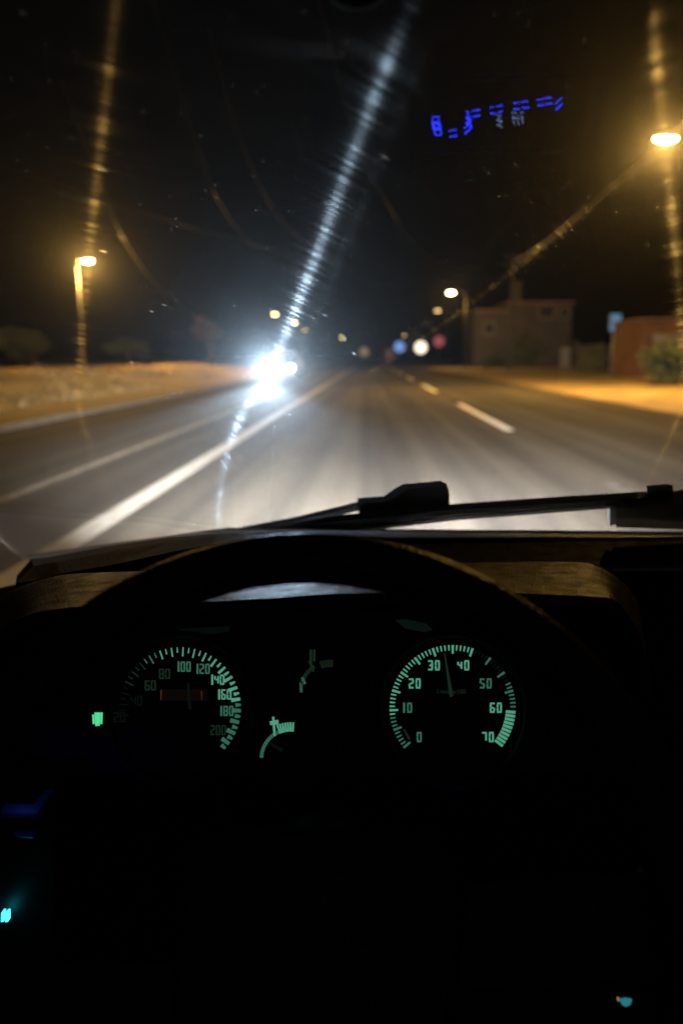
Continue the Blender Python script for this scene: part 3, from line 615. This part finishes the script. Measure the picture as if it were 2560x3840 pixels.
# rev counter
tc = (1696, 2655); tach = mesh('rev_counter', prism([cpl(*pol(tc, 262, k * 10), .0004) for k in range(36)], -CN * .0003), M_face, ic)
hi, mid_, lo = [], [], []
for u in range(0, 60):
    a = 219 - 3.69 * u; big = u % 10 == 0; half = u % 5 == 0
    L0 = 32 if half else 20
    q = quad(pol(tc, 236, a), pol(tc, 236 - L0, a), 9 if half else 6.5, 7 if half else 4.5)
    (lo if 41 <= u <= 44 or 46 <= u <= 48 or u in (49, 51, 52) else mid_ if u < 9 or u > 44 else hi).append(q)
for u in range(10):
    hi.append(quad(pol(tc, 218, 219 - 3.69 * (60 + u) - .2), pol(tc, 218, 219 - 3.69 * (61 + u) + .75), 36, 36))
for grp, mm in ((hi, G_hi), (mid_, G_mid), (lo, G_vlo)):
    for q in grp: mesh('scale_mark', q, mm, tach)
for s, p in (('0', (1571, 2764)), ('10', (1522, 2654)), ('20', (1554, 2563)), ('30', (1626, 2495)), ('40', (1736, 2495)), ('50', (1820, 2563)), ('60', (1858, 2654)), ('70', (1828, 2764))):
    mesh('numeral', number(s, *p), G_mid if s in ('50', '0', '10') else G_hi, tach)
mesh('needle', quad((1665, 2446), (1692, 2612), 4, 15, .006), G_lo, tach)
mesh('needle', quad((1514, 2735), (1534, 2772), 5, 9, .006), G_lo, tach)
def text_mesh(txt, c, h_px, mat, parent):
    cu = bpy.data.curves.new('caption', 'FONT'); cu.body = txt; cu.align_x = 'CENTER'; cu.align_y = 'CENTER'; cu.resolution_u = 2
    o = bpy.data.objects.new('caption', cu); sc.collection.objects.link(o); bpy.context.view_layer.update()
    me = o.to_mesh(); v = [tuple(p.co) for p in me.vertices]; f = [tuple(p.vertices) for p in me.polygons]; o.to_mesh_clear()
    bpy.data.objects.remove(o); bpy.data.curves.remove(cu)
    return mesh('caption', ([cpl(c[0] + x * h_px, c[1] - y_ * h_px, .001) for x, y_, z in v], f), mat, parent)
text_mesh('1/min x100', (1690, 2594), 25, G_lo, tach)
# speedometer
sp = (675, 2655); spd = mesh('speedometer', prism([cpl(*pol(sp, 256, k * 10), .0004) for k in range(36)], -CN * .0003), M_face, ic)
B = {0: [], 1: [], 2: [], 3: []}
for k in range(0, 44):
    kmh = 10 + k * 5
    if kmh > 215: break
    a = 87 + (100 - kmh) * 1.12; long_ = kmh % 10 == 0
    wdt = 5 + max(0, min(11, (kmh - 110) * .16)); rin = 228 - (34 if long_ else 20)
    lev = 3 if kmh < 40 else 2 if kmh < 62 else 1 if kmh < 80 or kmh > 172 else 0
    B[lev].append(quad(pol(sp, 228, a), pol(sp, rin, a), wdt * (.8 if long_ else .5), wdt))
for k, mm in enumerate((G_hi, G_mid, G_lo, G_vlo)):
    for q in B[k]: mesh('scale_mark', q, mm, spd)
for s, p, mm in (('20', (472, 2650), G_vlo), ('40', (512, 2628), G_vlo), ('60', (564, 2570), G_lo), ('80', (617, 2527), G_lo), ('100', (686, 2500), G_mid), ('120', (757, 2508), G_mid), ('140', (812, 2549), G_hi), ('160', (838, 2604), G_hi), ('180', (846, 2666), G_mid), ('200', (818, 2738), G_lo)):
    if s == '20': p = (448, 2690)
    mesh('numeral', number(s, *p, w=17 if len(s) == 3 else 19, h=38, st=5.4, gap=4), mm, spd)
AMB = glow('odometer_amber', (0.5, 0.3, 0.14), 0.005)
od = mesh('odometer', prism([cpl(x, y, .002) for x, y in ((600, 2585), (778, 2585), (778, 2628), (600, 2628))], -CN * .001), AMB, spd)
mesh('edge_light', join(quad((604, 2588), (604, 2625), 5, 3, .0035), quad((756, 2592), (756, 2625), 4, 2, .0035)), glow('odometer_orange', (1, .35, .08), .05), od)
mesh('needle', quad((705, 2560), (712, 2660), 8, 14, .006), G_vlo, spd)
# small gauges
def arc_marks(c, r, a0, a1, n, l, w, d=.001):
    return ([quad(pol(c, r, a0 + (a1 - a0) * k / n), pol(c, r - l, a0 + (a1 - a0) * k / n), w, w, d) for k in range(n + 1)])
g1 = mesh('temperature_gauge', prism([cpl(*pol((1235, 2590), 125, k * 15), .0004) for k in range(24)], -CN * .0003), M_face, ic)
for q in ([quad(pol((1235, 2590), 107, 184 - 7 * k), pol((1235, 2590), 107, 178 - 7 * k), 14, 14) for k in range(9)]): mesh('scale_mark', q, G_lo, g1)
for q in (arc_marks((1235, 2590), 116, 108, 84, 7, 28, 3.5)): mesh('scale_mark', q, G_lo, g1)
mesh('symbol', join(quad((1165, 2436), (1165, 2486), 10, 10), quad((1178, 2436), (1178, 2480), 9, 9), quad((1160, 2478), (1176, 2520), 12, 5)), G_lo, g1)
for q in (quad((1130, 2596), (1127, 2560), 9, 9), quad((1143, 2565), (1133, 2540), 10, 10)): mesh('scale_mark', q, G_mid, g1)
g2 = mesh('fuel_gauge', prism([cpl(*pol((1090, 2845), 130, k * 15), .0004) for k in range(24)], -CN * .0003), M_face, ic)
for q in ([quad(pol((1090, 2845), 110, 178 - 5.5 * k), pol((1090, 2845), 110, 173.5 - 5.5 * k), 13, 13) for k in range(12)]): mesh('scale_mark', q, G_mid, g2)
for q in (arc_marks((1090, 2845), 136, 112, 86, 6, 34, 7)): mesh('scale_mark', q, G_hi, g2)
mesh('symbol', join(quad((1024, 2688), (1030, 2760), 8, 9), quad((1012, 2712), (1044, 2708), 14, 18)), G_hi, g2)
mesh('needle', quad((1010, 2786), (1060, 2816), 10, 14, .006), G_vlo, g2)
tel = mesh('telltale_lamp', join(quad((366, 2672), (366, 2722), 22, 16), quad((350, 2680), (352, 2715), 7, 7), quad((382, 2672), (380, 2715), 7, 7)), glow('telltale_green', (.12, .95, .42), .75), ic)
# faintly glowing patches standing in for reflections of the dial light
mesh('reflection_patch', prism([cpl(x, y, .001) for x, y in ((1480, 2325), (1530, 2322), (1600, 2340), (1622, 2362), (1590, 2370), (1520, 2358))], -CN * .0005), glow('reflection_green_dim', (.15, .5, .35), .012), ic)
mesh('reflection_patch', prism([cpl(x, y, .001) for x, y in ((670, 2358), (860, 2348), (862, 2370), (680, 2386))], -CN * .0005), glow('reflection_green_dimmer', (.2, .45, .4), .006), ic)

# ------------------------------------------------------------------ steering wheel
TILT = R(27); SN = Vector((0, -math.cos(TILT), math.sin(TILT))); SU = Vector((0, math.sin(TILT), math.cos(TILT)))
SC = Vector((-.031, .305, .928)); SR = .185
sw = thing('steering_wheel', SC, 'black leather steering wheel in front of the dials', 'steering wheel')
pts = []
rings = []
for k in range(73):
    th = 2 * math.pi * k / 72; dr_ = EX * math.cos(th) + SU * math.sin(th)
    c = SC + dr_ * SR; mr = .0152 + .0012 * math.cos(th * 2)
    rings.append([c + (dr_ * math.cos(q) + SN * math.sin(q)) * mr for q in [2 * math.pi * j / 20 for j in range(20)]])
mesh('rim', loft(rings, True, False), M_leather, sw, True)
def spl(px, py, d=0.0): return at_plane(px, py, SC + SN * d, SN)
padpoly = [(690, 3180), (760, 3120), (1090, 3100), (1630, 3120), (1700, 3170), (1745, 3260), (1748, 3480), (1690, 3900), (640, 3900), (655, 3480)]
def scaled(poly, f, cx=1190, cy=3500): return [(cx + (x - cx) * f, cy + (y - cy) * f) for x, y in poly]
mesh('hub_pad', loft([[spl(x, y, d) for x, y in scaled(padpoly, f)] for d, f in ((-.045, 1.0), (-.012, 1.0), (-.004, .985), (.002, .93))]), M_leather, sw)
mesh('spoke', loft([[spl(x, y - 160, -.022), spl(x, y - 150, -.008), spl(x, y + 240, -.008), spl(x, y + 250, -.022)] for x, y in ((1700, 3470), (2050, 3450), (2380, 3420), (2500, 3400))]), M_leather, sw)
mesh('spoke', loft([[spl(x, y - 140, -.022), spl(x, y - 130, -.008), spl(x, y + 130, -.008), spl(x, y + 140, -.022)] for x, y in ((-300, 3700), (-150, 3720), (250, 3740), (700, 3750))]), M_leather, sw)
mesh('column', tube([SC - SN * .04, SC - SN * .30], .035, 16), M_black, sw, True)

# ------------------------------------------------------------------ blue display lying behind the wheel, mirrored in the glass
bars = []
def zz(u, v): return (1550 + u * .4145, 330 + v * .4145)
def mirror_hit(px, py, p, n):
    q = at_plane(px, py, WB, WN); d = ray(px, py); d = d - WN * 2 * d.dot(WN); return q + d * ((p - q).dot(n) / d.dot(n))
q0 = at_plane(1865, 450, WB, WN); d0 = ray(1865, 450); d0 = d0 - WN * 2 * d0.dot(WN)
DP = q0 + d0 * ((q0.z - .695) / -d0.z); DN = Vector((0, 0, 1))
def dquad(u0, v0, u1, v1, w):
    l = math.hypot(u1 - u0, v1 - v0); nx, ny = -(v1 - v0) / l * w / 2, (u1 - u0) / l * w / 2
    return prism([mirror_hit(*zz(u0 + nx, v0 + ny), DP + DN * .001, DN), mirror_hit(*zz(u1 + nx, v1 + ny), DP + DN * .001, DN), mirror_hit(*zz(u1 - nx, v1 - ny), DP + DN * .001, DN), mirror_hit(*zz(u0 - nx, v0 - ny), DP + DN * .001, DN)], DN * -.0006)
BL = glow('display_blue', (0.02, 0.035, 1.0), 26); BW = glow('display_pale_blue', (0.25, 0.4, 0.8), 6)
cor = [mirror_hit(x, y, DP, DN) for x, y in ((1570, 480), (1570, 560), (2160, 490), (2160, 330), (2050, 340))]
disp = thing('dash_display', DP, 'blue segment display whose image is mirrored in the windscreen', 'display')
cc = sum(cor, Vector()) / 5
xs = [c.x for c in cor]; wdt = max(xs) - min(xs) + .02
MD = Matrix((EX, DN.cross(EX), DN)).transposed()
xm_ = (max(xs) + min(xs)) / 2; y0_, y1_ = min(c.y for c in cor) - .006, max(c.y for c in cor) + .006
def wall_slab(xa, xb, ya, yb): return prism([(xa, ya, DP.z - .015), (xb, ya, DP.z - .015), (xb, yb, DP.z - .015), (xa, yb, DP.z - .015)], Vector((0, -d0.y / -d0.z, 1)) * .085)  # tall walls added to keep the blue light off the dash
mesh('case', join(box((xm_, (y0_ + y1_) / 2, DP.z - .008), (wdt, y1_ - y0_, .014)), wall_slab(xm_ - wdt / 2 - .006, xm_ + wdt / 2 + .006, y0_ - .006, y0_), wall_slab(xm_ - wdt / 2 - .006, xm_ + wdt / 2 + .006, y1_, y1_ + .006), wall_slab(xm_ - wdt / 2 - .006, xm_ - wdt / 2, y0_, y1_), wall_slab(xm_ + wdt / 2, xm_ + wdt / 2 + .006, y0_, y1_)), M_face, disp)
for a in ((168, 318, 235, 312, 14), (170, 318, 178, 365, 16), (222, 318, 232, 370, 16), (165, 365, 240, 372, 18), (185, 372, 196, 425, 16), (240, 375, 250, 420, 16), (195, 425, 250, 425, 14), (320, 440, 395, 432, 15), (478, 268, 510, 264, 14), (530, 259, 606, 249, 15), (495, 275, 498, 305, 18), (470, 314, 528, 345, 20), (525, 350, 458, 420, 18), (690, 231, 730, 226, 14), (758, 218, 810, 212, 14), (905, 194, 960, 187, 15), (980, 181, 1043, 174, 15), (1118, 160, 1180, 153, 15), (1195, 147, 1255, 138, 15), (1280, 203, 1344, 142, 14)):
    mesh('segment', dquad(*a), BL, disp)
for a in ((742, 295, 795, 300, 12), (795, 300, 775, 330, 12), (755, 330, 805, 358, 14), (890, 290, 900, 270, 10), (895, 300, 915, 338, 12), (905, 268, 940, 285, 12), (935, 295, 960, 335, 12), (965, 265, 998, 275, 14), (975, 280, 995, 325, 11)):
    mesh('segment', dquad(*a), BW, disp)

# ------------------------------------------------------------------ switch panel at the left, lit button at the right
BLUE = (0.03, 0.10, 1.0)
def sl(x, y, Y): return at_y(x, y, Y)
sp_ = thing('light_switch_panel', sl(20, 3300, .46), 'light switch panel with blue lit ridges at the left edge', 'switch panel')
mesh('panel', prism([sl(x, y, .47) for x, y in ((-300, 2960), (200, 2960), (200, 3700), (-300, 3700))], Vector((0, .03, 0))), M_black, sp_)
for (x0, x1, y0, hh) in ((10, 165, 3020, 40), (60, 145, 3108, 20)):
    c0 = sl(x0, y0, .455); c1 = sl(x1, y0, .455)
    mesh('ridge', box(((c0.x + c1.x) / 2, .46, c0.z - hh * .00009), ((c1.x - c0.x), .022, hh * .00018), bev=.002), pbr('satin_black_trim', (.05, .05, .055), .3, var=.1), sp_)
mesh('switch_symbol', join(*[prism([sl(x + dx, y, .462) for dx, y in ((-4, 3425), (4, 3422), (5, 3456), (-5, 3458))], Vector((0, .004, 0))) for x in (10, 26)]), glow('switch_cyan', (.05, .75, 1.0), 3.0), sp_)
mesh('led_reflection_block', box(sl(70, 2958, .45), (.035, .03, .003)), M_black, sp_)  # added to stop the LED from mirroring in the windscreen
light('switch_led', 'POINT', sl(70, 2985, .445), .012, BLUE, sp_, radius=.004)
kb = thing('start_button', sl(2342, 3757, .40), 'small teal lit button at the lower right', 'button')
mesh('body', lathe(sl(2342, 3757, .40), (0, -1, .4), [(.007, -.01), (.007, 0), (.006, .001)], 20), M_black, kb, True)
mesh('lit_mark', prism([sl(x, y, .396) for x, y in ((2322, 3750), (2345, 3746), (2368, 3750), (2362, 3768), (2345, 3776), (2330, 3768))], Vector((0, .001, 0))), glow('button_teal', (.05, .38, .45), .45), kb)
mesh('lit_dot', prism([sl(x, y, .396) for x, y in ((2312, 3744), (2320, 3744), (2320, 3756), (2314, 3754))], Vector((0, .001, 0))), glow('button_amber', (1, .6, .2), .3), kb)
